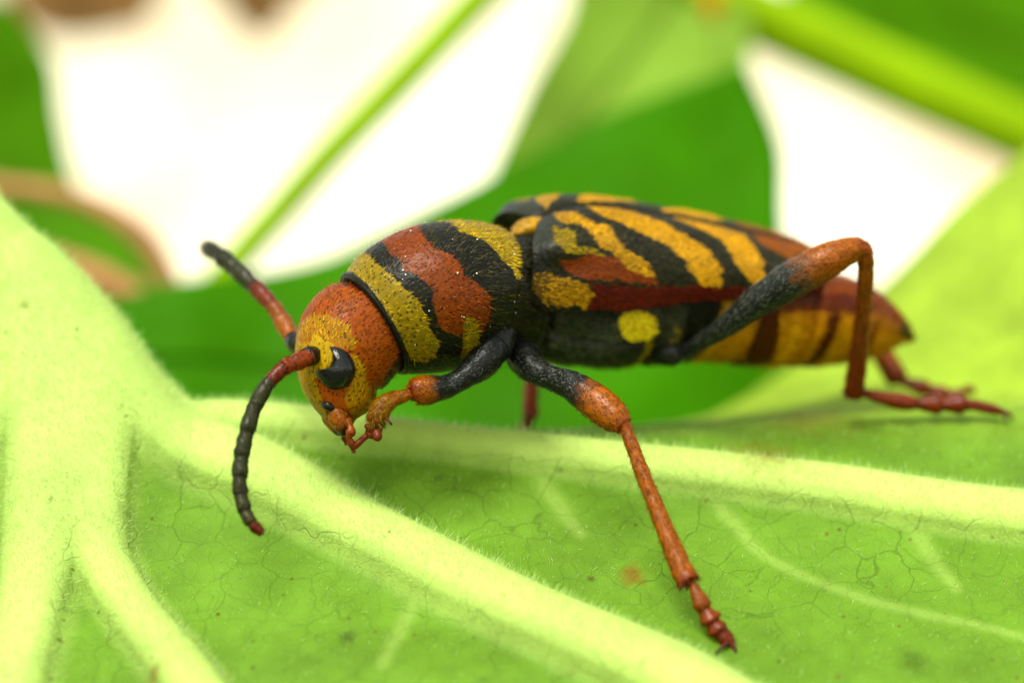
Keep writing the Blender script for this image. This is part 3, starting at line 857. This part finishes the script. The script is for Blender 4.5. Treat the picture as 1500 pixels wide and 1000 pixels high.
# ---- wing cases
ELY = np.array([   # suture x, y, w, half width, drop
    (786, 321, 0.262, 0.205, 0.200),
    (800, 309, 0.275, 0.245, 0.235),
    (840, 298, 0.31, 0.262, 0.250),
    (900, 301, 0.36, 0.268, 0.245),
    (985, 315, 0.43, 0.262, 0.190),
    (1060, 330, 0.49, 0.248, 0.155),
    (1130, 346, 0.55, 0.220, 0.125),
    (1175, 358, 0.585, 0.170, 0.100),
    (1197, 368, 0.605, 0.060, 0.060),
])
# wing case markings: (station along the suture, percent of the way from suture to edge)
ELY_BANDS = [
    ([(0.0, 2), (0.9, 2), (1.31, 9.5), (1.36, 33.7), (0.96, 53.3), (0.05, 56), (0.0, 37.9)], GRY * np.array((0.65, 0.75, 0.95)), 0.5),
    ([(0.96, 22), (1.47, 34.9), (1.58, 53.3), (2.09, 59.2), (2.27, 64.5), (1.9, 62.7), (1.18, 59.2), (0.91, 47.3)], YEL * 0.75, 0.25),
    ([(1.10, 2), (1.74, 8), (2.14, 30.2), (2.43, 34.3), (2.52, 45.6), (2.73, 55.6), (3.0, 62.7), (3.16, 68.0), (3.32, 81.1), (2.97, 78.1), (2.7, 73.4), (2.46, 61.5), (2.14, 55.6), (2.01, 42.0), (1.79, 31.4), (1.3, 20.7)], EYEL, 0.40),
    ([(1.12, 65.7), (1.9, 62.7), (2.52, 63.9), (2.65, 72.2), (3.32, 81.1), (3.37, 86.4), (2.84, 82.8), (2.11, 82.8), (1.61, 81.1), (1.36, 74.0)], RED, 0.70),
    ([(0.05, 77.5), (0.64, 75.1), (1.36, 81.7), (1.82, 85.8), (2.06, 92.9), (2.11, 98.8), (1.47, 99.4), (0.67, 97.6), (0.0, 91.7)], EYEL * 0.8, 0.15),
    ([(1.93, 85.5), (3.37, 87.5), (4.49, 89.9), (6.0, 89), (7.5, 86), (8.2, 86), (8.2, 101), (3.18, 101), (1.9, 101), (2.06, 92.9)], DRED),
    ([(2.2, 2), (2.9, 2), (3.25, 8), (3.51, 15.4), (3.85, 31.4), (4.15, 47.3), (4.28, 63.3), (4.44, 86.4), (4.41, 89.9), (4.01, 89.3), (3.93, 77.5), (3.75, 61.5), (3.48, 47.3), (3.13, 37.9), (2.81, 25.4), (2.45, 16)], EYEL),
    ([(3.85, 3), (4.9, 3), (5.19, 10.1), (5.22, 27.2), (5.24, 55.6), (5.27, 84.6), (5.11, 88.8), (4.95, 82.2), (4.74, 57.4), (4.6, 39.1), (4.39, 20.7), (4.12, 13)], EYEL),
    ([(5.4, 4), (8.1, 3), (8.1, 90), (7.2, 80), (6.5, 44.4), (5.81, 43.2), (5.46, 30.2)], ORA * 0.8),
]

def build_elytra():
    t0 = yawvec(1.0, 0.07, 22)
    ro = math.radians(20); yw = math.radians(22)
    l0 = np.array((math.sin(yw), -math.cos(yw), 0.0)); l0 -= t0 * np.dot(l0, t0); l0 /= np.linalg.norm(l0)
    d0 = np.cross(t0, l0)
    if d0[2] < 0: d0 = -d0
    L = math.cos(ro) * l0 - math.sin(ro) * d0
    Dv = math.cos(ro) * d0 + math.sin(ro) * l0
    ns, nt = 300, 170
    ts = np.linspace(0, len(ELY) - 1, ns)
    Q = cr(ELY, ts)
    c = CA(Q[:, :3])
    t = np.linspace(0, 1, nt)
    ph = t * np.pi / 2
    e = 2 / 2.7
    out = []
    for side in (1, -1):
        l = Q[:, 3:4] * np.sin(ph)[None] ** e + 0.004
        u = -Q[:, 4:5] * (1 - np.cos(ph)[None] ** e)
        u = u - 0.012 * np.exp(-(l / 0.02) ** 2)               # pressed in along the suture
        # shoulder hump
        S2 = np.repeat(ts[:, None], nt, 1); T2 = np.repeat(t[None], ns, 0)
        hump = 0.020 * np.exp(-((S2 - 1.0) / 0.7) ** 2 - ((T2 - 0.52) / 0.16) ** 2) - 0.010 * np.exp(-((S2 - 1.5) / 0.8) ** 2 - ((T2 - 0.72) / 0.10) ** 2)
        V = c[:, None] + side * L * l[..., None] + Dv * u[..., None]
        V = V + (side * L * np.sin(ph)[None, :, None] + Dv * np.cos(ph)[None, :, None]) * hump[..., None]
        # base leans forward at the shoulder
        fw = -0.065 * np.clip(1 - S2 / 2.2, 0, 1) * np.sin(np.clip(T2 * 1.7, 0, 1) * np.pi / 2) 
        V = V + t0 * fw[..., None]
        # rolled front edge that closes on the body
        P0 = c[0] - Dv * 0.15 + t0 * 0.04 + side * L * 0.06
        fr_ = np.array([0.55, 0.72, 0.85, 0.94, 0.985])[:, None, None]
        bow = np.array([0.040, 0.022, 0.006, -0.004, -0.004])[:, None, None]
        lip = P0 + (V[0][None] - P0) * fr_ + t0 * bow
        V = np.concatenate([lip, V]); S2 = np.concatenate([np.zeros((5, nt)), S2]); T2 = np.concatenate([T2[:5], T2])
        V = V.reshape(-1, 3)
        S = S2.ravel(); TT = T2.ravel()
        F = grid_faces(ns + 5, nt, False)
        NN = vert_normals(V, F)
        if (NN @ Dv).mean() < 0:
            F = F[:, ::-1]; NN = -NN
        V = V + NN * (0.0012 * vnoise(V * 90, 70))[:, None]
        col = np.tile(BLK, (len(V), 1))
        skin, col = paint(col, S, TT * 100, V, ELY_BANDS, amp_s=0.06, amp_t=1.4)
        skin *= (1 + 0.10 * vnoise(V * 25, 71) + 0.10 * vnoise(V * 60, 72))[:, None]
        col *= (1 + 0.15 * vnoise(V * 12, 73) + 0.12 * vnoise(V * 40, 74))[:, None]
        o = bpart('elytron', V, F, M_ELY, col=skin)
        sm = o.modifiers.new('thickness', 'SOLIDIFY'); sm.thickness = 0.012; sm.offset = -1
        out.append((o, V, F, NN, col, S, TT))
    return out, t0, L, Dv
elytra, ELY_T, ELY_L, ELY_D = build_elytra()

# ---- legs, antennae, eyes and jaws
FUR = []   # (parent, V, F, NN, col, axis, count, length, width, lift)

def ramp(s, stops):
    """colour along a limb: stops (position, colour)"""
    xs = [p for p, _ in stops]
    cs = np.array([c for _, c in stops])
    return np.stack([np.interp(s, xs, cs[:, k]) for k in range(3)], -1)

def limb(name, P, stops, parent, mat=None, n=60, seg=28, squash=1.0, bumps=None, fur=0, fur_len=9, fur_tint=1.3, furcol=None):
    V, F, s, th, ax = tube(P, n, seg, squash, bumps=bumps)
    NN = vert_normals(V, F)
    cen = V.reshape(-1, seg, 3).mean(1).repeat(seg, 0)
    if (NN * (V - cen)).sum() < 0:
        F = F[:, ::-1]; NN = -NN
    V = V + NN * (0.0022 * vnoise(V * 55, 80))[:, None]
    col = ramp(s + 0.05 * vnoise(V * 45, 81), stops)
    col = col * np.clip(1 + 0.22 * vnoise(V * 40, 82) + 0.35 * vnoise(V * 110, 83), 0.3, 1.6)[:, None]
    o = bpart(name, V, F, mat or M_LEG, parent, col=col)
    if fur:
        FUR.append((o, V, F, NN, (col * fur_tint if furcol is None else ramp(s, furcol)), ax, fur, fur_len, 0.55, 0.35))
    return o


def segments(P, stops, parent, rings, name='tarsal_segment', fur=0):
    """jointed chain: each piece widens to its far end"""
    for a, b in rings:
        Q = cr(np.array(P, float), np.linspace(a, b, 7))
        k = np.array([0.62, 0.72, 0.86, 1.0, 1.12, 1.14, 0.78])
        Q[:, 3] *= k
        m = len(P) - 1
        limb(name, Q, [(0, ramp(np.array([a / m]), stops)[0]), (1, ramp(np.array([b / m]), stops)[0])], parent, n=16, seg=14, squash=0.9, fur=fur, fur_len=7)

def claws(tip, d1, d2, parent):
    for d in (d1, d2):
        t = np.array(tip, float)
        limb('claw', [(*t, 4.2), (*(t + 0.55 * np.array(d) + np.array((2, -3, 0))), 3.2), (*(t + np.array(d)), 0.6)], [(0, DRUST), (1, DK)], parent, n=10, seg=8)

def spur(a, b, parent):
    a = np.array(a, float); b = np.array(b, float)
    limb('spur', [(*a, 2.6), (*((a + b) / 2), 2.0), (*b, 0.5)], [(0, DRUST), (1, DK)], parent, n=8, seg=8)

def build_legs():
    dark_to_tan = [(0, DK), (0.42, DK), (0.6, TAN), (0.92, TAN), (1, RUST)]
    dark_fur = [(0, SILV * 0.7), (0.40, SILV), (0.6, TAN * 1.5), (1, TAN * 1.3)]
    # middle leg on the side of the camera
    g = limb('leg', [(766, 522, 0.10, 26), (782, 541, 0.04, 21), (806, 552, 0.0, 18), (840, 566, -0.05, 22), (875, 590, -0.10, 26), (900, 611, -0.14, 23), (914, 624, -0.16, 13)],
             [(0, DK * 0.5), (0.42, DK), (0.56, DK), (0.66, TAN), (0.9, TAN), (1, RUST)], None, n=80, fur=1500, fur_len=8,
             furcol=[(0, SILV * 0.4), (0.35, SILV), (0.52, SILV), (0.66, TAN * 1.6), (1, TAN * 1.3)])
    limb('tibia', [(911, 618, -0.16, 8), (918, 632, -0.165, 9), (940, 690, -0.20, 10.5), (970, 765, -0.26, 12.5), (996, 828, -0.31, 15.5), (1008, 852, -0.33, 17)],
         [(0, RUST), (0.3, TAN), (0.8, TAN), (1, RUST)], g, n=60, fur=1500, fur_len=11)
    spur((1000, 850, -0.35), (995, 869, -0.36), g)
    spur((1008, 854, -0.32), (1006, 866, -0.31), g)
    tp = [(1012, 848, -0.33, 9), (1026, 880, -0.345, 12), (1040, 905, -0.35, 15), (1054, 925, -0.355, 14), (1070, 942, -0.355, 10)]
    segments(tp, [(0, TAN * 0.85), (0.5, RUST), (1, DRUST)], g, [(0, 1.45), (1.3, 2.3), (2.1, 3.0), (2.7, 4.0)], fur=160)
    claws((1069, 938, -0.37), (10, 28, -0.02), (-22, 20, -0.04), g)
    # middle leg on the far side
    g = limb('leg', [(800, 500, 0.45, 24), (795, 470, 0.58, 24), (785, 455, 0.68, 30), (780, 465, 0.75, 16)], dark_to_tan, None, n=40)
    limb('tibia', [(780, 462, 0.75, 10), (779, 520, 0.74, 11), (778, 570, 0.72, 12.5), (777, 612, 0.70, 14)], [(0, TAN), (0.7, RUST), (1, DRUST)], g, n=40)
    spur((778, 610, 0.69), (781, 622, 0.69), g)
    segments([(777, 612, 0.70, 10), (770, 628, 0.74, 12), (760, 640, 0.80, 12), (748, 650, 0.85, 8)], [(0, RUST), (1, DRUST)], g, [(0, 1.4), (1.2, 2.1), (1.9, 3.0)])
    # hind leg on the side of the camera
    g = limb('leg', [(972, 520, 0.48, 14), (1000, 514, 0.36, 11), (1024, 503, 0.29, 11), (1060, 480, 0.22, 16), (1110, 442, 0.16, 23), (1160, 410, 0.12, 28), (1205, 385, 0.10, 27), (1240, 368, 0.11, 21), (1262, 361, 0.12, 15)],
             [(0, DK), (0.62, DK), (0.74, TAN), (0.93, TAN), (1, RUST)], None, n=100, fur=2600, fur_len=9,
             furcol=[(0, SILV * 0.8), (0.5, SILV), (0.64, SILV), (0.74, TAN * 1.5), (1, TAN * 1.3)])
    limb('tibia', [(1254, 360, 0.12, 13), (1267, 372, 0.13, 12.5), (1267, 420, 0.20, 11.5), (1262, 480, 0.30, 12.5), (1255, 540, 0.40, 14.5), (1250, 576, 0.46, 16)],
         [(0, RUST), (0.3, TAN * 0.85), (0.75, RUST), (1, DRUST)], g, n=60, fur=1200, fur_len=11)
    spur((1242, 574, 0.44), (1234, 588, 0.43), g)
    spur((1242, 570, 0.44), (1231, 577, 0.43), g)
    segments([(1250, 570, 0.46, 11), (1290, 582, 0.48, 12), (1330, 590, 0.49, 13), (1372, 592, 0.50, 15), (1410, 592, 0.50, 15), (1440, 596, 0.50, 9), (1468, 603, 0.50, 7)],
             [(0, RUST), (1, DRUST)], g, [(0, 2.35), (2.2, 3.2), (3.0, 4.2), (3.9, 6.0)], fur=160)
    claws((1468, 603, 0.50), (16, 12, 0.0), (4, 14, -0.03), g)
    # hind leg on the far side
    g = limb('leg', [(1090, 500, 0.70, 16), (1150, 470, 0.80, 22), (1210, 450, 0.88, 26), (1262, 470, 0.92, 15)], dark_to_tan, None, n=40)
    limb('tibia', [(1258, 462, 0.92, 12), (1285, 505, 0.92, 17), (1304, 538, 0.90, 19), (1316, 556, 0.88, 18)], [(0, TAN), (1, RUST)], g, n=40, fur=300)
    segments([(1314, 556, 0.88, 12), (1345, 566, 0.87, 13), (1378, 576, 0.86, 14), (1402, 578, 0.86, 11), (1418, 570, 0.86, 8), (1428, 574, 0.86, 5)], [(0, RUST), (1, DRUST)], g, [(0, 1.5), (1.3, 2.4), (2.2, 3.4), (3.2, 5.0)])
    # raised front leg on the side of the camera
    g = limb('leg', [(722, 505, 0.02, 26), (706, 530, -0.02, 25), (680, 552, -0.05, 17), (655, 566, -0.07, 17), (630, 570, -0.09, 21), (611, 573, -0.10, 20), (601, 577, -0.105, 11)],
             [(0, DK * 0.6), (0.5, DK), (0.62, DK), (0.74, TAN), (0.92, RUST), (1, DRUST)], None, n=70, fur=1300, fur_len=8,
             furcol=[(0, SILV * 0.3), (0.55, SILV * 0.6), (0.7, TAN * 1.5), (1, TAN)])
    limb('tibia', [(606, 575, -0.105, 8), (594, 579, -0.11, 9), (575, 585, -0.12, 12), (559, 597, -0.13, 15.5), (553, 613, -0.13, 15), (556, 625, -0.13, 9)],
         [(0, RUST), (0.25, TAN), (0.6, TAN * 0.8), (1, RUST * 0.7)], g, n=50, fur=800, fur_len=9, furcol=[(0, TAN), (0.6, YEL * 0.8), (1, YEL * 0.5)])
    spur((566, 612, -0.15), (574, 622, -0.16), g)
    segments([(560, 622, -0.12, 8), (550, 630, -0.12, 10), (540, 636, -0.12, 8), (528, 646, -0.12, 5.5), (514, 658, -0.12, 4)], [(0, RUST), (1, DRUST)], g, [(0, 1.2), (1.0, 2.2), (2.0, 4.0)])
    limb('claw', [(552, 630, -0.13, 7), (552, 640, -0.14, 7.5), (550, 645, -0.14, 4)], [(0, RUST), (1, DRUST)], g, n=12, seg=10)
    limb('claw', [(545, 628, -0.13, 6), (538, 626, -0.135, 6.5), (535, 627, -0.135, 3)], [(0, RUST), (1, DRUST)], g, n=12, seg=10)
    # front leg on the far side, folded up behind the head
    g = limb('leg', [(700, 500, 0.30, 24), (660, 480, 0.36, 20), (615, 455, 0.40, 24), (590, 450, 0.40, 12)], dark_to_tan, None, n=40)
    limb('tibia', [(592, 450, 0.40, 9), (560, 500, 0.34, 12), (535, 555, 0.22, 14)], [(0, TAN), (1, RUST)], g, n=40)
    segments([(535, 552, 0.22, 8), (520, 580, 0.18, 10), (508, 606, 0.14, 9), (505, 625, 0.10, 6)], [(0, RUST), (1, DRUST)], g, [(0, 1.3), (1.1, 2.1), (1.9, 3.0)])
build_legs()

def build_antennae():
    ADK = srgb(48, 50, 14, 0.5)
    near = [(456, 521, -0.17), (428, 533, -0.20), (417, 538, -0.21), (393, 561, -0.23), (373, 596, -0.25), (361, 634, -0.27), (354, 668, -0.285), (351, 698, -0.30), (353, 724, -0.31), (359, 747, -0.32), (369, 766, -0.33), (384, 781, -0.335)]
    rad = [12.5, 11.5, 10, 11, 11.5, 11.5, 11, 10.5, 10, 9, 8]
    cols = [RUST * 1.1, RUST * 1.2, DRUST, ADK * 1.1, ADK, ADK, ADK, ADK, ADK * 1.1, ADK * 1.4, DRUST * 0.7]
    far = [(430, 497, 0.16), (410, 464, 0.22), (399, 447, 0.25), (372, 419, 0.31), (345, 394, 0.37), (322, 374, 0.43), (306, 364, 0.50), (305, 365, 0.60), (306, 366, 0.70), (307, 367, 0.80), (308, 368, 0.88), (309, 369, 0.95)]
    frad = [13.5, 12, 12.5, 13, 13.5, 13, 11.5, 10.5, 10, 9, 8]
    fcols = [TAN, TAN * 0.8, DRUST, ADK, ADK * 0.8, ADK * 0.8, ADK, ADK, ADK, DRUST, RUST]
    for pts, rr, cc in ((near, rad, cols), (far, frad, fcols)):
        pts = np.array(pts, float)
        root = None
        for k in range(11):
            ts = np.linspace(k - 0.10, k + 1.0, 7)
            ts = np.clip(ts, 0, 11)
            Q = cr(pts, ts)
            prof = np.array([0.90, 0.93, 0.96, 1.0, 1.03, 1.04, 0.92]) * rr[k]
            if k == 10: prof = np.array([0.8, 0.9, 1.0, 0.98, 0.9, 0.75, 0.4]) * rr[k]
            c2 = cc[min(k + 1, 10)]
            o = limb('antenna' if k == 0 else 'antenna_segment', np.column_stack([Q, prof]), [(0, cc[k]), (0.75, cc[k] * 0.9 + c2 * 0.1), (1, cc[k] * 0.6)], root, n=22, seg=20, fur=220, fur_len=6, fur_tint=1.5)
            if k == 0: root = o
build_antennae()

def build_face():
    # head frame at the eye
    T, L, D = frames(BODY)
    Lh = L[5]
    # eyes: kidney-shaped domes; outline from the middle of the eye, drawing units
    out = np.array([(476, 507), (484, 505), (494, 508), (506, 516), (515, 530), (519, 547), (514, 561), (503, 570), (488, 572), (475, 567), (465, 557), (461, 549),
                    (470, 549), (479, 545), (484, 536), (483, 524), (478, 515)], float) - np.array((497, 545))
    out[:, 1] *= 1.12
    out = np.column_stack([out[:, 0], out[:, 1]])
    k = len(out)
    E = np.concatenate([out, out[:3]])
    tt = np.linspace(0, k, 96, endpoint=False)
    ring = cr(np.concatenate([out[-1:], out, out[:2]]), tt + 1)
    me, nt, b, o_ = new_mat('eye_black')
    b.inputs['Base Color'].default_value = (0.003, 0.004, 0.003, 1); b.inputs['Roughness'].default_value = 0.10
    b.inputs['Specular IOR Level'].default_value = 0.24
    tc = N(nt, 'ShaderNodeTexCoord'); vo = N(nt, 'ShaderNodeTexVoronoi'); vo.inputs['Scale'].default_value = 190
    nt.links.new(tc.outputs['Object'], vo.inputs['Vector'])
    bp = N(nt, 'ShaderNodeBump'); bp.inputs['Strength'].default_value = 0.25; bp.inputs['Distance'].default_value = 0.002; bp.invert = True
    nt.links.new(vo.outputs['Distance'], bp.inputs['Height']); nt.links.new(bp.outputs[0], b.inputs['Normal'])
    # plane of the eye: across the near side of the head
    ex = np.array((1, 0, 0.0)); ex -= Lh * (ex @ Lh); ex /= np.linalg.norm(ex)
    ey = np.cross(Lh, ex); ey = ey if ey[2] < 0 else -ey
    cen0 = cr(BODY, np.array([5.0]))[0]
    org = CA(cen0[None, :3])[0]
    eye_c = C(497, 551, 0)
    rel = eye_c - org
    ctr = org + ex * (rel @ ex) + ey * (rel @ ey)
    rho = np.concatenate([np.linspace(0, 0.9, 16), np.linspace(0.93, 1.0, 6), [1.0]])
    base = Lh * 70 * U
    V = []
    for q, r in enumerate(rho):
        p = ring * r
        h = 16 * (1 - r ** 2.6) ** 0.6 - 0.0075 * (p ** 2).sum(1)
        if q == len(rho) - 1: h = h - 30
        V.append(ctr + base + ex * (p[:, :1] * U) + ey * (p[:, 1:] * U) + Lh * (h[:, None] * U))
    V = np.array(V).reshape(-1, 3)
    F = grid_faces(len(rho), 96, True)
    for side in (1, -1):
        W = V.copy()
        if side < 0:
            W = W - 2 * ((W - org) @ Lh)[:, None] * Lh
        n_ = vert_normals(W, F)
        FF = F if (n_ @ (Lh * side)).mean() > 0 else F[:, ::-1]
        bpart('eye', W, FF, me)
    # antenna sockets
    for P in ([(464, 521, -0.12, 14), (456, 521, -0.155, 14), (448, 524, -0.18, 13)], [(446, 505, 0.10, 18), (436, 502, 0.13, 17), (430, 498, 0.155, 15)]):
        limb('antenna_socket', P, [(0, DK * 0.5), (1, DK * 0.7)], None, n=16, seg=20)
    # jaws, lip and feelers
    limb('mandible', [(492, 592, -0.09, 10), (494, 606, -0.12, 14), (499, 622, -0.12, 11), (504, 636, -0.11, 4)], [(0, ORA * 0.8), (0.6, ORA), (0.85, BLK), (1, BLK)], None, n=30, fur=200, fur_len=7)
    limb('mandible', [(486, 598, 0.0, 17), (488, 612, 0.0, 16), (495, 626, -0.02, 11), (501, 634, -0.04, 5)], [(0, ORA * 0.8), (0.6, ORA), (0.85, BLK), (1, BLK)], None, n=30)
    limb('palp', [(508, 616, -0.12, 6), (514, 628, -0.13, 6.5), (511, 641, -0.13, 6), (517, 655, -0.12, 4), (518, 663, -0.12, 2)], [(0, ORA), (0.5, RUST), (1, DRUST)], None, n=30, seg=14,
         bumps=lambda s: 1 + 0.22 * np.cos(s * 6 * np.pi))
    limb('palp', [(506, 616, -0.02, 6), (510, 630, 0.0, 6), (506, 642, 0.0, 5.5), (508, 652, 0.0, 3)], [(0, ORA), (0.5, RUST), (1, DRUST)], None, n=30, seg=14,
         bumps=lambda s: 1 + 0.22 * np.cos(s * 6 * np.pi))
    limb('scutellum', [(756, 343, 0.23, 4), (764, 338, 0.25, 20), (778, 333, 0.27, 24), (793, 327, 0.285, 16), (806, 320, 0.30, 3)], [(0, EYEL * 0.7), (1, EYEL * 0.9)], None, n=30, seg=24, squash=0.62, fur=400, fur_len=7)
    for P in ([(752, 505, 0.14, 20), (768, 524, 0.10, 26), (780, 536, 0.08, 18)], [(736, 480, 0.06, 22), (724, 505, 0.03, 28), (712, 522, 0.0, 22)], [(960, 512, 0.40, 22), (985, 518, 0.36, 20), (1000, 518, 0.35, 12)]):
        limb('coxa', P, [(0, BLK), (1, DK * 0.7)], None, n=24, seg=20, fur=250, fur_len=7, furcol=[(0, SILV * 0.4), (1, SILV * 0.6)])
    limb('clypeus', [(474, 592, -0.125, 6), (481, 594, -0.14, 7), (489, 597, -0.14, 4)], [(0, BLK), (1, BLK)], None, n=14, seg=14)
build_face()

# ---- short lying hair over the whole animal
def build_fur():
    FUR.append((body, bV, bF, bN, bC, bT, 52000, 8, 0.75, 0.16))
    FUR.append((body, bV, bF, bN, bC * 0.6 + YEL * 0.5, bT, 1800, 15, 0.35, 1.6))
    for o, V, F, NN, col, S, TT in elytra:
        FUR.append((o, V, F, NN, col, np.tile(ELY_T, (len(V), 1)), 24000, 8, 0.7, 0.13))
    for o, V, F, NN, col, ax, n, ln, wd, lift in FUR:
        tri = np.concatenate([F[:, :3], F[:, [0, 2, 3]]])
        a, b, c = V[tri[:, 0]], V[tri[:, 1]], V[tri[:, 2]]
        lum = col[tri[:, 0]].mean(1)
        area = np.linalg.norm(np.cross(b - a, c - a), axis=1) * (0.35 + np.clip(lum / 0.12, 0, 1))
        pick = rng.choice(len(tri), n, p=area / area.sum())
        r1 = np.sqrt(rng.random(n))[:, None]; r2 = rng.random(n)[:, None]
        P = (1 - r1) * a[pick] + r1 * (1 - r2) * b[pick] + r1 * r2 * c[pick]
        v0 = tri[pick, 0]
        nn, t = NN[v0], ax[v0]
        swirl = vnoise(P * 9, 90)[:, None] * 0.6
        sd_ = np.cross(nn, t)
        d = nrm(t + sd_ * swirl + nn * lift * rng.uniform(0.4, 1.8, n)[:, None] + 0.25 * rng.normal(size=(n, 3)))
        L = ln * rng.uniform(0.5, 1.25, n)[:, None] * U
        side = nrm(np.cross(d, nn)) * (wd * U)
        v = np.stack([P - side, P + side, P + d * L], 1).reshape(-1, 3)
        f = np.arange(n * 3).reshape(-1, 3)
        cc = np.repeat(col[v0] * rng.uniform(0.35, 1.6, n)[:, None], 3, 0)
        h = bpart('pubescence', v, f, M_FUR, o, col=np.clip(cc, 0, 0.9), smooth=False)
        tag(h, kind='stuff')
build_fur()

def build_dust_glints():
    """white grains caught on the pronotum and head, also standing in for glints"""
    ok = np.nonzero((bS > 14.5) & (bS < 21.5) & (np.abs(bTH) < 140))[0]
    n = 120  # pale specks: dust grains that double as glints on the cuticle
    pick = rng.choice(ok, n)
    oc = np.array([(1, 0, 0), (-1, 0, 0), (0, 1, 0), (0, -1, 0), (0, 0, 1), (0, 0, -1)], float)
    of = np.array([(0, 2, 4), (2, 1, 4), (1, 3, 4), (3, 0, 4), (2, 0, 5), (1, 2, 5), (3, 1, 5), (0, 3, 5)])
    r = (rng.random(n) ** 3 * 1.3 + 0.45) * U
    v = (bV[pick] + bN[pick] * 2.0 * U)[:, None] + oc[None] * r[:, None, None] * rng.uniform(0.6, 1.3, (n, 6, 1))
    f = of[None] + 6 * np.arange(n)[:, None, None]
    m, nt, b, o_ = new_mat('pollen_glints'); b.inputs['Base Color'].default_value = (0.62, 0.58, 0.42, 1); b.inputs['Roughness'].default_value = 0.6
    tag(bpart('dust_glints', v.reshape(-1, 3), f.reshape(-1, 3), m, body, smooth=False), kind='stuff')
build_dust_glints()
